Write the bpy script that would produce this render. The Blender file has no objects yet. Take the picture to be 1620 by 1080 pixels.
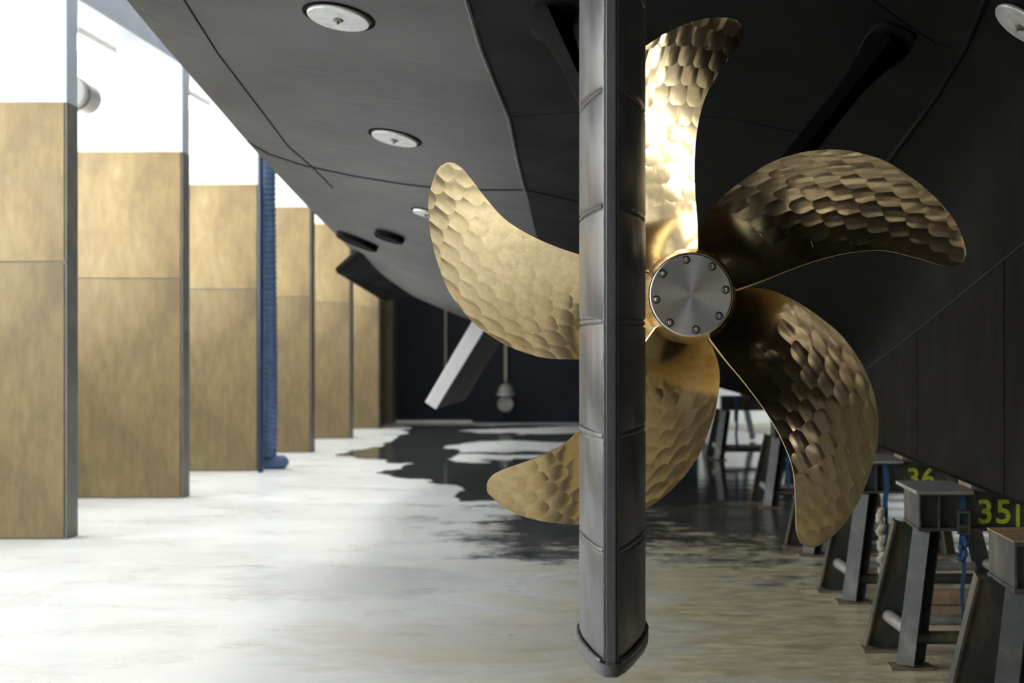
import bpy, math, random
from mathutils import Vector, Matrix

random.seed(7)
S = bpy.context.scene
COL = S.collection
F = 2700.0            # focal length in pixels of the 1620 px wide frame
HC = 1.7              # camera height
VPX, VPY = 988.0, 540.0

# ------------------------------------------------------------------ camera, world, light
cam_d = bpy.data.cameras.new('camera')
cam = bpy.data.objects.new('camera', cam_d)
COL.objects.link(cam)
cam.location = (0, 0, HC)
cam.rotation_euler = (math.pi / 2, 0, 0)
cam_d.sensor_width = 36
cam_d.lens = 36 * F / 1620
cam_d.shift_x = -(VPX - 810) / 1620
cam_d.clip_end = 200
cam_d.dof.use_dof = True
cam_d.dof.focus_distance = 6.75
cam_d.dof.aperture_fstop = 3.2
S.camera = cam

wd = bpy.data.worlds.new('world')
S.world = wd
wd.use_nodes = True
wd.node_tree.nodes['Background'].inputs[0].default_value = (0.85, 0.92, 1, 1)
wd.node_tree.nodes['Background'].inputs[1].default_value = 0.03

S.view_settings.view_transform = 'Standard'
S.view_settings.look = 'None'
S.view_settings.gamma = 1
S.view_settings.exposure = -1.05
S.cycles.use_denoising = True
S.cycles.sample_clamp_indirect = 6
S.cycles.max_bounces = 8


def area(name, loc, direction, sx, sy, power, color=(1, 1, 1)):
    ld = bpy.data.lights.new(name, 'AREA')
    ld.shape = 'RECTANGLE'
    ld.size, ld.size_y = sx, sy
    ld.energy = power
    ld.color = color
    o = bpy.data.objects.new(name, ld)
    COL.objects.link(o)
    o.location = loc
    o.rotation_euler = Vector(direction).to_track_quat('-Z', 'Z').to_euler()
    return o


PIER_Y = [14.66, 18.50, 22.35, 26.10, 29.85, 33.30]
# added side light, set as daylight from unseen windows in the left bays
for i, y in enumerate([-4.0, 0.0, 4.2, 8.4, 12.4, 16.75, 20.6, 24.4, 28.1, 31.7]):
    area('window_fill', (-7.05, y, 3.3), (1, 0, -0.06), 3.0, 2.6, (330 if y < 6 else 400) if y < 14 else 430, (1.0, 0.995, 0.985))
# added fill lights, unseen: high over the left aisle and behind the camera
area('fill_lamp', (-3.8, 4.0, 10.5), (0, 0, -1), 1.2, 10.0, 500, (1, 0.97, 0.92))
area('fill_lamp', (-3.8, 20.0, 10.5), (0, 0, -1), 1.2, 16.0, 900, (1, 0.97, 0.92))
area('rear_fill', (-6.0, -9.0, 3.6), (0.25, 1, -0.05), 7.0, 5.0, 60, (0.93, 0.97, 1.0))  # unseen fill added to light the fronts; the back wall has no opening
# unseen strip lights added aft of the ship for stripes in the bronze
for k, (sx, sy, sz) in enumerate([(0.0, 3.5, 7.2), (0.0, 2.0, 7.2), (0.0, 0.4, 7.2), (0.0, -1.6, 7.2), (0.0, -4.2, 6.4)]):
    area('fill_lamp', (sx, sy, sz), (0, 0, -1), 9.0, 0.16, 52, (1, 0.96, 0.88))
area('fill_lamp', (6.3, 3.0, 3.6), (-0.85, 0.6, -0.2), 0.5, 3.0, 45, (0.92, 0.9, 1.0))  # tall light added out of view for highlights on the lower right blade
for ly in (9.0, 21.0):
    area('fill_lamp', (-3.3, ly, 7.2), (-1, 0, -0.75), 0.6, 11.0, 260, (0.97, 0.98, 1))  # added out of view to brighten the beam and pier edges
area('fill_lamp', (-4.0, -3.0, 5.0), (0.4, 1, -0.33), 0.5, 0.5, 150, (1, 1, 1))  # small unseen light added for the streak on the hub cap
# unseen fill light added to brighten the far end wall
area('far_fill', (7.6, 31.0, 4.6), (-1.0, 0.75, -0.6), 3.0, 2.5, 1100, (0.85, 0.93, 1.0))


# ------------------------------------------------------------------ pixel <-> world helpers
def W(px, py, Y):
    return Vector(((px - VPX) / F * Y, Y, HC + (VPY - py) / F * Y))


def on_floor(px, py):
    Y = F * HC / (py - VPY)
    return ((px - VPX) / F * Y, Y)


# ------------------------------------------------------------------ mesh helpers
def mesh(name, verts, faces, mats, parent=None, smooth=False, mat_idx=None, auto=None):
    me = bpy.data.meshes.new(name)
    me.from_pydata([tuple(v) for v in verts], [], faces)
    if not isinstance(mats, (list, tuple)):
        mats = [mats]
    for m in mats:
        me.materials.append(m)
    if mat_idx:
        for p, k in zip(me.polygons, mat_idx):
            p.material_index = k
    if smooth:
        for p in me.polygons:
            p.use_smooth = True
        if auto:
            me.set_sharp_from_angle(angle=math.radians(auto))
    me.update()
    o = bpy.data.objects.new(name, me)
    COL.objects.link(o)
    if parent:
        o.parent = parent
    return o


class MB:
    def __init__(self):
        self.v, self.f, self.m = [], [], []

    def add(self, verts, faces, mi=0, M=None):
        b = len(self.v)
        for p in verts:
            p = Vector(p)
            self.v.append(M @ p if M else p)
        for f in faces:
            self.f.append([b + i for i in f])
            self.m.append(mi)
        return self

    def box(self, x0, x1, y0, y1, z0, z1, mi=0, M=None):
        v = [(x0, y0, z0), (x1, y0, z0), (x1, y1, z0), (x0, y1, z0),
             (x0, y0, z1), (x1, y0, z1), (x1, y1, z1), (x0, y1, z1)]
        f = [(0, 3, 2, 1), (4, 5, 6, 7), (0, 1, 5, 4), (1, 2, 6, 5), (2, 3, 7, 6), (3, 0, 4, 7)]
        return self.add(v, f, mi, M)

    def tube(self, pts, r, n=12, mi=0, cap=True, M=None, rs=None):
        pts = [Vector(p) for p in pts]
        b = []
        up = None
        rings = []
        for i, p in enumerate(pts):
            if i == 0:
                d = pts[1] - p
            elif i == len(pts) - 1:
                d = p - pts[-2]
            else:
                d = (pts[i + 1] - pts[i - 1])
            d.normalize()
            if up is None:
                up = d.orthogonal().normalized()
            up = (up - d * up.dot(d)).normalized()
            s = d.cross(up)
            rr = rs[i] if rs else r
            rings.append([p + (up * math.cos(2 * math.pi * k / n) + s * math.sin(2 * math.pi * k / n)) * rr for k in range(n)])
        v = [q for ring in rings for q in ring]
        f = []
        for i in range(len(rings) - 1):
            for k in range(n):
                k2 = (k + 1) % n
                f.append((i * n + k, i * n + k2, (i + 1) * n + k2, (i + 1) * n + k))
        if cap:
            f.append(tuple(reversed(range(n))))
            f.append(tuple(range((len(rings) - 1) * n, len(rings) * n)))
        return self.add(v, f, mi, M)

    def lathe(self, prof, n=32, mi=0, M=None):
        """profile of (radius, z) revolved round z"""
        v, f = [], []
        for (r, z) in prof:
            for k in range(n):
                a = 2 * math.pi * k / n
                v.append((r * math.cos(a), r * math.sin(a), z))
        for i in range(len(prof) - 1):
            for k in range(n):
                k2 = (k + 1) % n
                f.append((i * n + k, i * n + k2, (i + 1) * n + k2, (i + 1) * n + k))
        f.append(tuple(reversed(range(n))))
        f.append(tuple(range((len(prof) - 1) * n, len(prof) * n)))
        return self.add(v, f, mi, M)

    def build(self, name, mats, parent=None, smooth=False, auto=35, bevel=0):
        o = mesh(name, self.v, self.f, mats, parent, smooth, self.m, auto if smooth else None)
        if bevel:
            bv = o.modifiers.new('bevel', 'BEVEL')
            bv.width = bevel
            bv.segments = 2
            bv.limit_method = 'ANGLE'
        return o


def thing(name, loc, label, cat, group=None, kind=None, rz=0):
    o = bpy.data.objects.new(name, None)
    o.empty_display_size = 0.2
    COL.objects.link(o)
    o.location = loc
    o.rotation_euler = (0, 0, rz)
    tag(o, label, cat, group, kind)
    return o


def tag(o, label=None, cat=None, group=None, kind=None):
    if label:
        o['label'] = label
    if cat:
        o['category'] = cat
    if group:
        o['group'] = group
    if kind:
        o['kind'] = kind
    return o


def copy_tree(o, parent=None):
    c = o.copy()
    COL.objects.link(c)
    if parent:
        c.parent = parent
    for ch in [q for q in bpy.data.objects if q.parent == o and q != c]:
        copy_tree(ch, c)
    return c


# ------------------------------------------------------------------ node helpers
class NT:
    def __init__(self, name):
        self.mat = bpy.data.materials.new(name)
        self.mat.use_nodes = True
        self.t = self.mat.node_tree
        self.n = self.t.nodes
        self.b = self.n['Principled BSDF']

    def node(self, typ, **kw):
        nd = self.n.new(typ)
        for k, v in kw.items():
            if k.startswith('_'):
                setattr(nd, k[1:], v)
        return nd

    def link(self, a, b):
        self.t.links.new(a, b)

    def val(self, x, sock):
        if hasattr(x, 'is_output') or isinstance(x, bpy.types.NodeSocket):
            self.link(x, sock)
        elif x is not None:
            sock.default_value = x

    def math(self, op, a, b=None, c=None, clamp=False):
        nd = self.n.new('ShaderNodeMath')
        nd.operation = op
        nd.use_clamp = clamp
        self.val(a, nd.inputs[0])
        if b is not None:
            self.val(b, nd.inputs[1])
        if c is not None:
            self.val(c, nd.inputs[2])
        return nd.outputs[0]

    def coords(self, kind='Object', scale=(1, 1, 1), loc=(0, 0, 0), rot=(0, 0, 0)):
        tc = self.n.new('ShaderNodeTexCoord')
        mp = self.n.new('ShaderNodeMapping')
        mp.inputs['Scale'].default_value = scale
        mp.inputs['Location'].default_value = loc
        mp.inputs['Rotation'].default_value = rot
        self.link(tc.outputs[kind], mp.inputs[0])
        return mp.outputs[0]

    def noise(self, vec, scale, detail=4, rough=0.5, dist=0.0):
        nd = self.n.new('ShaderNodeTexNoise')
        self.link(vec, nd.inputs['Vector'])
        nd.inputs['Scale'].default_value = scale
        nd.inputs['Detail'].default_value = detail
        nd.inputs['Roughness'].default_value = rough
        nd.inputs['Distortion'].default_value = dist
        return nd.outputs[0]

    def ramp(self, fac, stops, interp='LINEAR'):
        nd = self.n.new('ShaderNodeValToRGB')
        nd.color_ramp.interpolation = interp
        e = nd.color_ramp.elements
        while len(e) < len(stops):
            e.new(0.5)
        for el, (p, c) in zip(e, stops):
            el.position = p
            el.color = c if len(c) == 4 else (*c, 1)
        self.link(fac, nd.inputs[0])
        return nd.outputs[0]

    def mix(self, fac, a, b, mode='MIX'):
        nd = self.n.new('ShaderNodeMix')
        nd.data_type = 'RGBA'
        nd.blend_type = mode
        self.val(fac, nd.inputs[0])
        self.val((*a, 1) if isinstance(a, tuple) and len(a) == 3 else a, nd.inputs[6])
        self.val((*b, 1) if isinstance(b, tuple) and len(b) == 3 else b, nd.inputs[7])
        return nd.outputs[2]

    def bump(self, h, dist=1.0, strength=1.0, normal=None):
        nd = self.n.new('ShaderNodeBump')
        nd.inputs['Strength'].default_value = strength
        nd.inputs['Distance'].default_value = dist
        self.link(h, nd.inputs['Height'])
        if normal is not None:
            self.link(normal, nd.inputs['Normal'])
        return nd.outputs[0]

    def set(self, **kw):
        for k, v in kw.items():
            s = self.b.inputs[k.replace('_', ' ')]
            if isinstance(v, tuple) and len(v) == 3:
                v = (*v, 1)
            self.val(v, s)
        return self.mat


def plain(name, col, rough=0.5, metal=0.0, noise_amt=0.25, nscale=6, bump=0.0, spec=0.5):
    n = NT(name)
    v = n.coords('Object')
    a = n.noise(v, nscale, 5, 0.6)
    dark = tuple(c * (1 - noise_amt) for c in col)
    lite = tuple(min(1, c * (1 + noise_amt)) for c in col)
    n.set(Base_Color=n.ramp(a, [(0.3, dark), (0.7, lite)]), Metallic=metal, Specular_IOR_Level=spec,
          Roughness=n.ramp(a, [(0.3, (rough * 0.85,) * 3), (0.7, (min(1, rough * 1.15),) * 3)]))
    if bump:
        n.set(Normal=n.bump(n.noise(v, nscale * 8, 4), bump))
    return n.mat


# ------------------------------------------------------------------ materials
def mat_floor():
    n = NT('floor_coating')
    tc = n.n.new('ShaderNodeTexCoord').outputs['Object']
    sep = n.n.new('ShaderNodeSeparateXYZ')
    n.link(tc, sep.inputs[0])
    X, Y = sep.outputs[0], sep.outputs[1]
    streak = n.noise(n.coords('Object', (0.55, 0.9, 1)), 1.6, 8, 0.62, 0.6)
    fine = n.noise(n.coords('Object', (1.5, 2.5, 1)), 3.0, 8, 0.65, 0.4)
    # the area walked and washed under the ship is stained beige
    a = n.math('MULTIPLY_ADD', X, 0.55, 0.62)
    a = n.math('ADD', a, n.math('MULTIPLY', n.math('SUBTRACT', streak, 0.5), 2.6), None)
    a = n.math('ADD', a, n.math('MULTIPLY', n.math('SUBTRACT', fine, 0.5), 1.0), clamp=True)
    white = n.ramp(fine, [(0.3, (0.74, 0.78, 0.79)), (0.7, (0.82, 0.85, 0.85))])
    beige = n.ramp(fine, [(0.25, (0.19, 0.19, 0.14)), (0.42, (0.42, 0.38, 0.24)), (0.56, (0.58, 0.53, 0.36)), (0.75, (0.74, 0.72, 0.57))])
    col = n.mix(a, white, beige)

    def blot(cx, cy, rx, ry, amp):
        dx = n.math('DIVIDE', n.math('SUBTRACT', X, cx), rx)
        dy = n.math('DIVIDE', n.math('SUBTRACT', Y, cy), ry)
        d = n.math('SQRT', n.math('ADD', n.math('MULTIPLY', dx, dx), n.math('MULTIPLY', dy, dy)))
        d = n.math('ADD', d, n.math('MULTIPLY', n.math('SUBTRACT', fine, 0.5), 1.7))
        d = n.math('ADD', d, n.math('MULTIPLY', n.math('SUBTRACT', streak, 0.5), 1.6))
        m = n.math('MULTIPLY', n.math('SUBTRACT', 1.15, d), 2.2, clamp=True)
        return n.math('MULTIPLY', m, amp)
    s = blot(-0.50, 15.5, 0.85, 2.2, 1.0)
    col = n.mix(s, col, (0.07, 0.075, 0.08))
    hull_shade = blot(1.7, 17.4, 2.7, 4.2, 0.93)  # shadow of the hull put into the floor colour, together with wet
    col = n.mix(hull_shade, col, (0.035, 0.04, 0.04))
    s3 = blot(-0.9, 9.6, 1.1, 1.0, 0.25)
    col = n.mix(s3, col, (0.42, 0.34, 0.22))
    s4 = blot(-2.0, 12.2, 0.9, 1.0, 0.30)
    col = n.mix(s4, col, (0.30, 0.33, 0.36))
    rough = n.math('SUBTRACT', n.ramp(streak, [(0.3, (0.22,) * 3), (0.7, (0.42,) * 3)]), n.math('MULTIPLY', n.math('ADD', s, hull_shade), 0.14))
    n.set(Base_Color=col, Roughness=rough, Specular_IOR_Level=0.5,
          Normal=n.bump(streak, 0.01, 0.5))
    return n.mat


def mat_hull():
    n = NT('dark_grey_hull_paint')
    v = n.coords('Object', (0.6, 0.6, 3.0))
    big = n.noise(n.coords('Object', (0.45, 0.35, 0.6)), 1.4, 4, 0.5, 0.4)
    st = n.noise(n.coords('Object', (0.7, 7, 7)), 2.5, 6, 0.65, 0.3)
    f = n.math('ADD', n.math('MULTIPLY', big, 0.65), n.math('MULTIPLY', st, 0.35))
    n.set(Base_Color=n.ramp(f, [(0.38, (0.009, 0.009, 0.009)), (0.47, (0.031, 0.031, 0.031)), (0.60, (0.066, 0.066, 0.065))]),
          Roughness=n.ramp(st, [(0.3, (0.42,) * 3), (0.7, (0.6,) * 3)]),
          Normal=n.bump(st, 0.004, 0.6))
    return n.mat


def mat_bronze(scales=True):
    n = NT('machined_bronze' if scales else 'polished_bronze')
    if not scales:
        v = n.coords('Object', (1, 1, 8))
        a = n.noise(v, 9, 4)
        n.set(Base_Color=n.ramp(a, [(0.3, (0.62, 0.48, 0.27)), (0.7, (0.72, 0.57, 0.34))]), Metallic=1.0,
              Roughness=n.ramp(a, [(0.3, (0.20,) * 3), (0.7, (0.28,) * 3)]))
        return n.mat
    uv = n.n.new('ShaderNodeUVMap')
    uv.uv_map = 'surface'
    uv2 = n.n.new('ShaderNodeUVMap')
    uv2.uv_map = 'span'
    sp = n.n.new('ShaderNodeSeparateXYZ')
    n.link(uv.outputs[0], sp.inputs[0])
    sp2 = n.n.new('ShaderNodeSeparateXYZ')
    n.link(uv2.outputs[0], sp2.inputs[0])
    w1 = n.noise(uv.outputs[0], 5.0, 2, 0.5)
    w2n = n.n.new('ShaderNodeTexNoise')
    mp = n.n.new('ShaderNodeMapping')
    mp.inputs['Location'].default_value = (3.3, 7.7, 0)
    n.link(uv.outputs[0], mp.inputs[0])
    n.link(mp.outputs[0], w2n.inputs['Vector'])
    w2n.inputs['Scale'].default_value = 6.0
    w2n.inputs['Detail'].default_value = 2
    u = n.math('DIVIDE', n.math('ADD', sp.outputs[0], n.math('MULTIPLY', n.math('SUBTRACT', w1, 0.5), 0.022)), 0.066)
    # rows are cut along gently bowed paths across the blade
    bow = n.math('MULTIPLY', n.math('MULTIPLY', sp.outputs[0], sp.outputs[0]), 0.5)
    v = n.math('DIVIDE', n.math('ADD', n.math('ADD', sp.outputs[1], bow), n.math('MULTIPLY', n.math('SUBTRACT', w2n.outputs[0], 0.5), 0.026)), 0.078)
    j = n.math('FLOOR', v)
    fy = n.math('SUBTRACT', v, j)
    off = n.math('MULTIPLY', n.math('FLOORED_MODULO', j, 2.0), 0.5)
    uo = n.math('ADD', u, off)
    x1 = n.math('SUBTRACT', n.math('FRACT', uo), 0.5)
    x2 = n.math('SUBTRACT', n.math('FRACT', n.math('ADD', uo, 0.5)), 0.5)
    dy = n.math('MINIMUM', n.math('SUBTRACT', fy, 0.5), 0.0)
    d2 = n.math('ADD', n.math('MULTIPLY', x1, x1), n.math('MULTIPLY', dy, dy))
    inside = n.math('LESS_THAN', d2, 0.30)
    outside = n.math('SUBTRACT', 1.0, inside)
    lx = n.math('ADD', n.math('MULTIPLY', inside, x1), n.math('MULTIPLY', outside, x2))
    ly = n.math('ADD', fy, outside)
    cid = n.math('ADD', n.math('MULTIPLY', n.math('FLOOR', n.math('ADD', uo, n.math('MULTIPLY', outside, 0.5))), 3.17),
                 n.math('MULTIPLY', n.math('SUBTRACT', j, outside), 7.31))
    wn = n.n.new('ShaderNodeTexWhiteNoise')
    wn.noise_dimensions = '1D'
    n.link(cid, wn.inputs['W'])
    rc = n.n.new('ShaderNodeSeparateColor')
    n.link(wn.outputs['Color'], rc.inputs[0])
    r1 = n.math('SUBTRACT', rc.outputs[0], 0.5)
    r2 = n.math('SUBTRACT', rc.outputs[1], 0.5)
    yc = n.math('SUBTRACT', ly, 0.8)
    h = n.math('MULTIPLY', n.math('MULTIPLY', yc, yc), 0.0036)
    h = n.math('ADD', h, n.math('MULTIPLY', n.math('MULTIPLY', lx, lx), 0.0078))
    h = n.math('ADD', h, n.math('MULTIPLY', n.math('MULTIPLY', r1, lx), 0.0022))
    h = n.math('ADD', h, n.math('MULTIPLY', n.math('MULTIPLY', r2, yc), 0.0020))
    # feed ridges inside each cutter pass
    rid = n.math('SINE', n.math('MULTIPLY_ADD', lx, 14.0, n.math('MULTIPLY', ly, 2.5)))
    h = n.math('ADD', h, n.math('MULTIPLY', rid, 0.00007))
    # untouched, hand-polished strip at the root
    mask = n.n.new('ShaderNodeMapRange')
    mask.interpolation_type = 'SMOOTHSTEP'
    n.link(sp2.outputs[1], mask.inputs['Value'])
    mask.inputs['From Min'].default_value = 0.13
    mask.inputs['From Max'].default_value = 0.17
    m2 = n.n.new('ShaderNodeMapRange')
    n.link(sp2.outputs[1], m2.inputs['Value'])
    m2.inputs['From Min'].default_value = 1.0
    m2.inputs['From Max'].default_value = 0.86
    m2.inputs['To Min'].default_value = 0.35
    mm = n.math('MULTIPLY', mask.outputs[0], m2.outputs[0])
    h = n.math('MULTIPLY', h, n.math('MULTIPLY', mm, 0.70))
    big = n.noise(uv.outputs[0], 3.0, 3, 0.5)
    h = n.math('ADD', h, n.math('MULTIPLY', big, 0.0006))
    brush = n.noise(n.coords('UV', (1, 1, 1)), 40, 3, 0.6)
    n.set(Base_Color=n.ramp(brush, [(0.3, (0.61, 0.47, 0.265)), (0.7, (0.73, 0.58, 0.35))]), Metallic=1.0,
          Roughness=n.math('MULTIPLY_ADD', rc.outputs[2], 0.05, 0.155),
          Normal=n.bump(h, 1.0, 1.0))
    return n.mat


def mat_brushed_disc():
    n = NT('brushed_steel_disc')
    tg = n.n.new('ShaderNodeTangent')
    tg.direction_type = 'RADIAL'
    tg.axis = 'Z'
    tc = n.n.new('ShaderNodeTexCoord').outputs['Object']
    ln = n.n.new('ShaderNodeVectorMath')
    ln.operation = 'LENGTH'
    n.link(tc, ln.inputs[0])
    w = n.n.new('ShaderNodeTexNoise')
    w.noise_dimensions = '1D'
    n.link(ln.outputs['Value'], w.inputs['W'])
    w.inputs['Scale'].default_value = 260
    n.set(Base_Color=n.ramp(w.outputs[0], [(0.3, (0.52, 0.52, 0.53)), (0.7, (0.64, 0.64, 0.65))]), Metallic=1.0,
          Roughness=0.33, Anisotropic=0.85, Tangent=tg.outputs[0])
    return n.mat


def mat_rudder():
    n = NT('dark_grey_rudder_primer')
    v = n.coords('Object', (6, 6, 0.7))
    a = n.noise(v, 5, 6, 0.6)
    b = n.noise(n.coords('Object'), 3, 3)
    f = n.math('ADD', n.math('MULTIPLY', a, 0.6), n.math('MULTIPLY', b, 0.4))
    spk = n.noise(n.coords('Object'), 70, 2)
    n.set(Base_Color=n.ramp(f, [(0.35, (0.032, 0.033, 0.037)), (0.65, (0.054, 0.055, 0.061))]),
          Roughness=n.ramp(a, [(0.3, (0.30,) * 3), (0.7, (0.42,) * 3)]),
          Normal=n.bump(n.math('ADD', b, n.math('MULTIPLY', spk, 0.06)), 0.008, 0.6))
    return n.mat


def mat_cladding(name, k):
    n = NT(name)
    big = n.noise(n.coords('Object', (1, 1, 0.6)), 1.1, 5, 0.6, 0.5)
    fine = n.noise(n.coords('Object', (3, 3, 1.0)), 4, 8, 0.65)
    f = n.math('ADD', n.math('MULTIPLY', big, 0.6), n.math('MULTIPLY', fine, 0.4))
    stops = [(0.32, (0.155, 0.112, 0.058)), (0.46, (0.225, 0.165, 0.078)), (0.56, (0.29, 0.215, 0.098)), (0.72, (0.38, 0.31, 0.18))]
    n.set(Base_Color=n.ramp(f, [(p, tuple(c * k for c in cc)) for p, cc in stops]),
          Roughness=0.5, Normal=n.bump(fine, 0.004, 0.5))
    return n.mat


def mat_steel_stand():
    n = NT('worn_painted_steel')
    a = n.noise(n.coords('Object'), 5, 6, 0.65)
    b = n.noise(n.coords('Object', (1, 1, 0.5)), 2.6, 4, 0.6, 0.5)
    c = n.ramp(a, [(0.3, (0.018, 0.024, 0.025)), (0.55, (0.045, 0.052, 0.050)), (0.78, (0.12, 0.13, 0.115))])
    c = n.mix(n.ramp(b, [(0.50, (0, 0, 0)), (0.64, (1, 1, 1))]), c, (0.13, 0.105, 0.055))
    n.set(Base_Color=c, Roughness=0.5, Metallic=0.15)
    return n.mat


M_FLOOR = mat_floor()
M_HULL = mat_hull()
M_BLADE = mat_bronze(True)
M_BRONZE = mat_bronze(False)
M_DISC = mat_brushed_disc()
M_RUD = mat_rudder()
M_CLAD = mat_cladding('brown_cladding_lower_shaded', 0.82)  # darker copy: shade low on the piers is put into the colour
M_CLAD2 = mat_cladding('brown_cladding_upper_lit', 1.08)  # lighter copy: light higher on the piers is put into the colour
M_STAND = mat_steel_stand()
M_WHITE = plain('white_wall_paint', (0.86, 0.86, 0.83), 0.6, 0, 0.04, 2)
M_CEIL = plain('white_ceiling_paint', (0.82, 0.83, 0.80), 0.7, 0, 0.04, 2)
M_BEAM = plain('pale_blue_steel_paint', (0.62, 0.69, 0.78), 0.45, 0, 0.06, 3)
M_EDGE = plain('brown_grey_pier_edge', (0.18, 0.175, 0.155), 0.6, 0, 0.3, 3)
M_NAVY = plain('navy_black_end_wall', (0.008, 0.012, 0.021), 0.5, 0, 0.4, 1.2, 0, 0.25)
M_DARKWALL = plain('grey_hall_wall', (0.34, 0.33, 0.32), 0.7, 0, 0.2, 1)
M_HALL = plain('grey_hall_ceiling', (0.14, 0.14, 0.14), 0.8, 0, 0.1, 1)
M_BLACK = plain('black_recess', (0.003, 0.003, 0.003), 0.7, 0, 0.1, 5, 0, 0.05)
M_SEAM = plain('keel_weld_paint', (0.016, 0.016, 0.016), 0.6, 0, 0.2, 3, 0, 0.2)
M_BARM = plain('black_bracket_paint', (0.0015, 0.0015, 0.0015), 0.6, 0, 0.2, 3, 0, 0.03)
M_TUN = plain('shaded_tunnel_black', (0.0035, 0.0035, 0.0037), 0.6, 0, 0.25, 2.0, 0, 0.07)  # hull colour blackened: shade under the stern is put into it
M_SKEG = plain('brown_black_keel_shaded', (0.0035, 0.0031, 0.0029), 0.6, 0, 0.35, 2.5, 0, 0.07)  # brown-black keel, deepened by shade put into the colour
M_ANODE = plain('zinc_anode_metal', (0.55, 0.55, 0.55), 0.42, 0.5, 0.2, 14, 0.002)
M_BOLT = plain('dark_bolt_steel', (0.20, 0.19, 0.15), 0.35, 0.8, 0.35, 60)
M_CHROME = plain('bright_steel', (0.6, 0.6, 0.6), 0.25, 1, 0.1, 20)
M_STRAP = plain('blue_webbing', (0.018, 0.075, 0.19), 0.75, 0, 0.2, 30)
M_HOSE = plain('blue_ribbed_hose', (0.09, 0.16, 0.30), 0.45, 0, 0.2, 8)
M_HOSED = plain('dark_blue_pipe', (0.015, 0.03, 0.07), 0.45, 0, 0.2, 8)
M_YEL = plain('yellow_green_marking_paint', (0.50, 0.56, 0.03), 0.6, 0, 0.4, 25)
M_WOOD = plain('weathered_timber', (0.24, 0.17, 0.11), 0.75, 0, 0.35, 9, 0.003)
M_PIPE = plain('grey_pipe_steel', (0.27, 0.27, 0.26), 0.45, 0.2, 0.3, 12)
M_ROPE = plain('pale_rope', (0.38, 0.36, 0.28), 0.85, 0, 0.25, 40)
M_FINW = plain('pale_grey_fin_edge', (0.75, 0.75, 0.76), 0.5, 0, 0.06, 6)
M_WHITEM = plain('white_enamel', (0.8, 0.8, 0.8), 0.4, 0, 0.03, 6)
M_RUST = plain('rusty_edge_steel', (0.30, 0.20, 0.09), 0.6, 0.1, 0.35, 15)
M_BASE = plain('dull_brown_base_steel', (0.16, 0.12, 0.09), 0.6, 0.1, 0.35, 15)
M_LEG = plain('pale_steel_leg', (0.42, 0.46, 0.47), 0.5, 0.1, 0.2, 8)

nW = NT('puddle_water')
_v = nW.coords('Object', (0.5, 1.2, 1))
nW.set(Base_Color=(0.07, 0.078, 0.075), Roughness=0.07, Specular_IOR_Level=0.7, IOR=1.45,
       Normal=nW.bump(nW.noise(_v, 2.0, 3, 0.5), 0.010, 0.35))
M_WATER = nW.mat

nT = NT('lit_tube')
nT.set(Base_Color=(1, 1, 1), Emission_Color=(1, 1, 1), Emission_Strength=9.0)
M_TUBE = nT.mat
nG = NT('window_fill_glow')
nG.set(Base_Color=(0.9, 0.9, 0.9), Emission_Color=(1, 1, 0.97), Emission_Strength=2.0)  # glow added behind the frames of the unseen windows
M_GLOW = nG.mat

# ------------------------------------------------------------------ the hall
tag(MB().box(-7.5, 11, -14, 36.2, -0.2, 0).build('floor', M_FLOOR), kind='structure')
tag(MB().box(-7.5, 11, -14, 36.2, 12.0, 12.2).build('ceiling', M_HALL), kind='structure')
tag(MB().box(-7.5, -7.2, -14, 36.2, 0, 12.0).build('wall_left', M_WHITE), kind='structure')
tag(MB().box(10.8, 11.0, -14, 36.2, 0, 12.0).build('wall_right', M_DARKWALL), kind='structure')
tag(MB().box(-7.5, 11, -14.2, -14, 0, 12.0).build('wall_back', M_DARKWALL), kind='structure')
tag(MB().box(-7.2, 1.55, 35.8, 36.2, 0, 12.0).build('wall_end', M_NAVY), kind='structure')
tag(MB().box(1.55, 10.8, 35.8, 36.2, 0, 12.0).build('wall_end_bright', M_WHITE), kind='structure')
tag(MB().box(-4.79, -3.2, 35.74, 35.80, 0, 0.05).build('baseboard_end', M_WHITE), kind='structure')
# bay ceiling and the beam along the pier fronts
tag(MB().box(-7.2, -4.85, -6, 35.8, 4.75, 4.95).build('ceiling_bays', M_CEIL), kind='structure')
b = MB()
b.box(-4.99, -4.79, -6, 35.8, 4.70, 4.72)
b.box(-4.87, -4.80, -6, 35.8, 4.72, 5.04)
b.box(-4.99, -4.79, -6, 35.8, 5.04, 5.06)
b.build('trim_beam', M_BEAM)
bpy.data.objects['trim_beam']['kind'] = 'structure'
tag(MB().box(-4.95, -4.80, -6, 35.8, 5.06, 12.0).build('wall_upper', M_WHITE), kind='structure')
# cable tray marks on beam
mk = MB().box(-4.80, -4.795, 12.9, 13.05, 4.86, 4.96).build('sign_tag', M_YEL)
tag(mk, 'small yellow tag on the pale blue beam over the left bays', 'tag')

for i, y in enumerate(PIER_Y):
    t = thing('trim_%d' % (i + 1), (-4.79, y, 0), None, None, kind='structure')
    dep = 0.30
    w = 2.41
    MB().box(-w, -0.03, 0.02, dep - 0.02, 3.755, 4.75).build('pier_core', M_WHITE, t)
    MB().box(-w, -0.03, 0.012, dep - 0.02, 0.0, 3.755).build('backing_board', M_EDGE, t)
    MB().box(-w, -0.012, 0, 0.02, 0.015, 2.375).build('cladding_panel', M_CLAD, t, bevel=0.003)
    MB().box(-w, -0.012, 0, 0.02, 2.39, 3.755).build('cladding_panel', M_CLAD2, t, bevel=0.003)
    MB().box(-0.03, 0.0, 0.0, dep, 0.0, 3.755).build('edge_cladding', M_EDGE, t, bevel=0.004)
    MB().box(-0.03, -0.004, 0.0, dep, 3.755, 4.75).build('steel_edge', M_BEAM, t)
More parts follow.
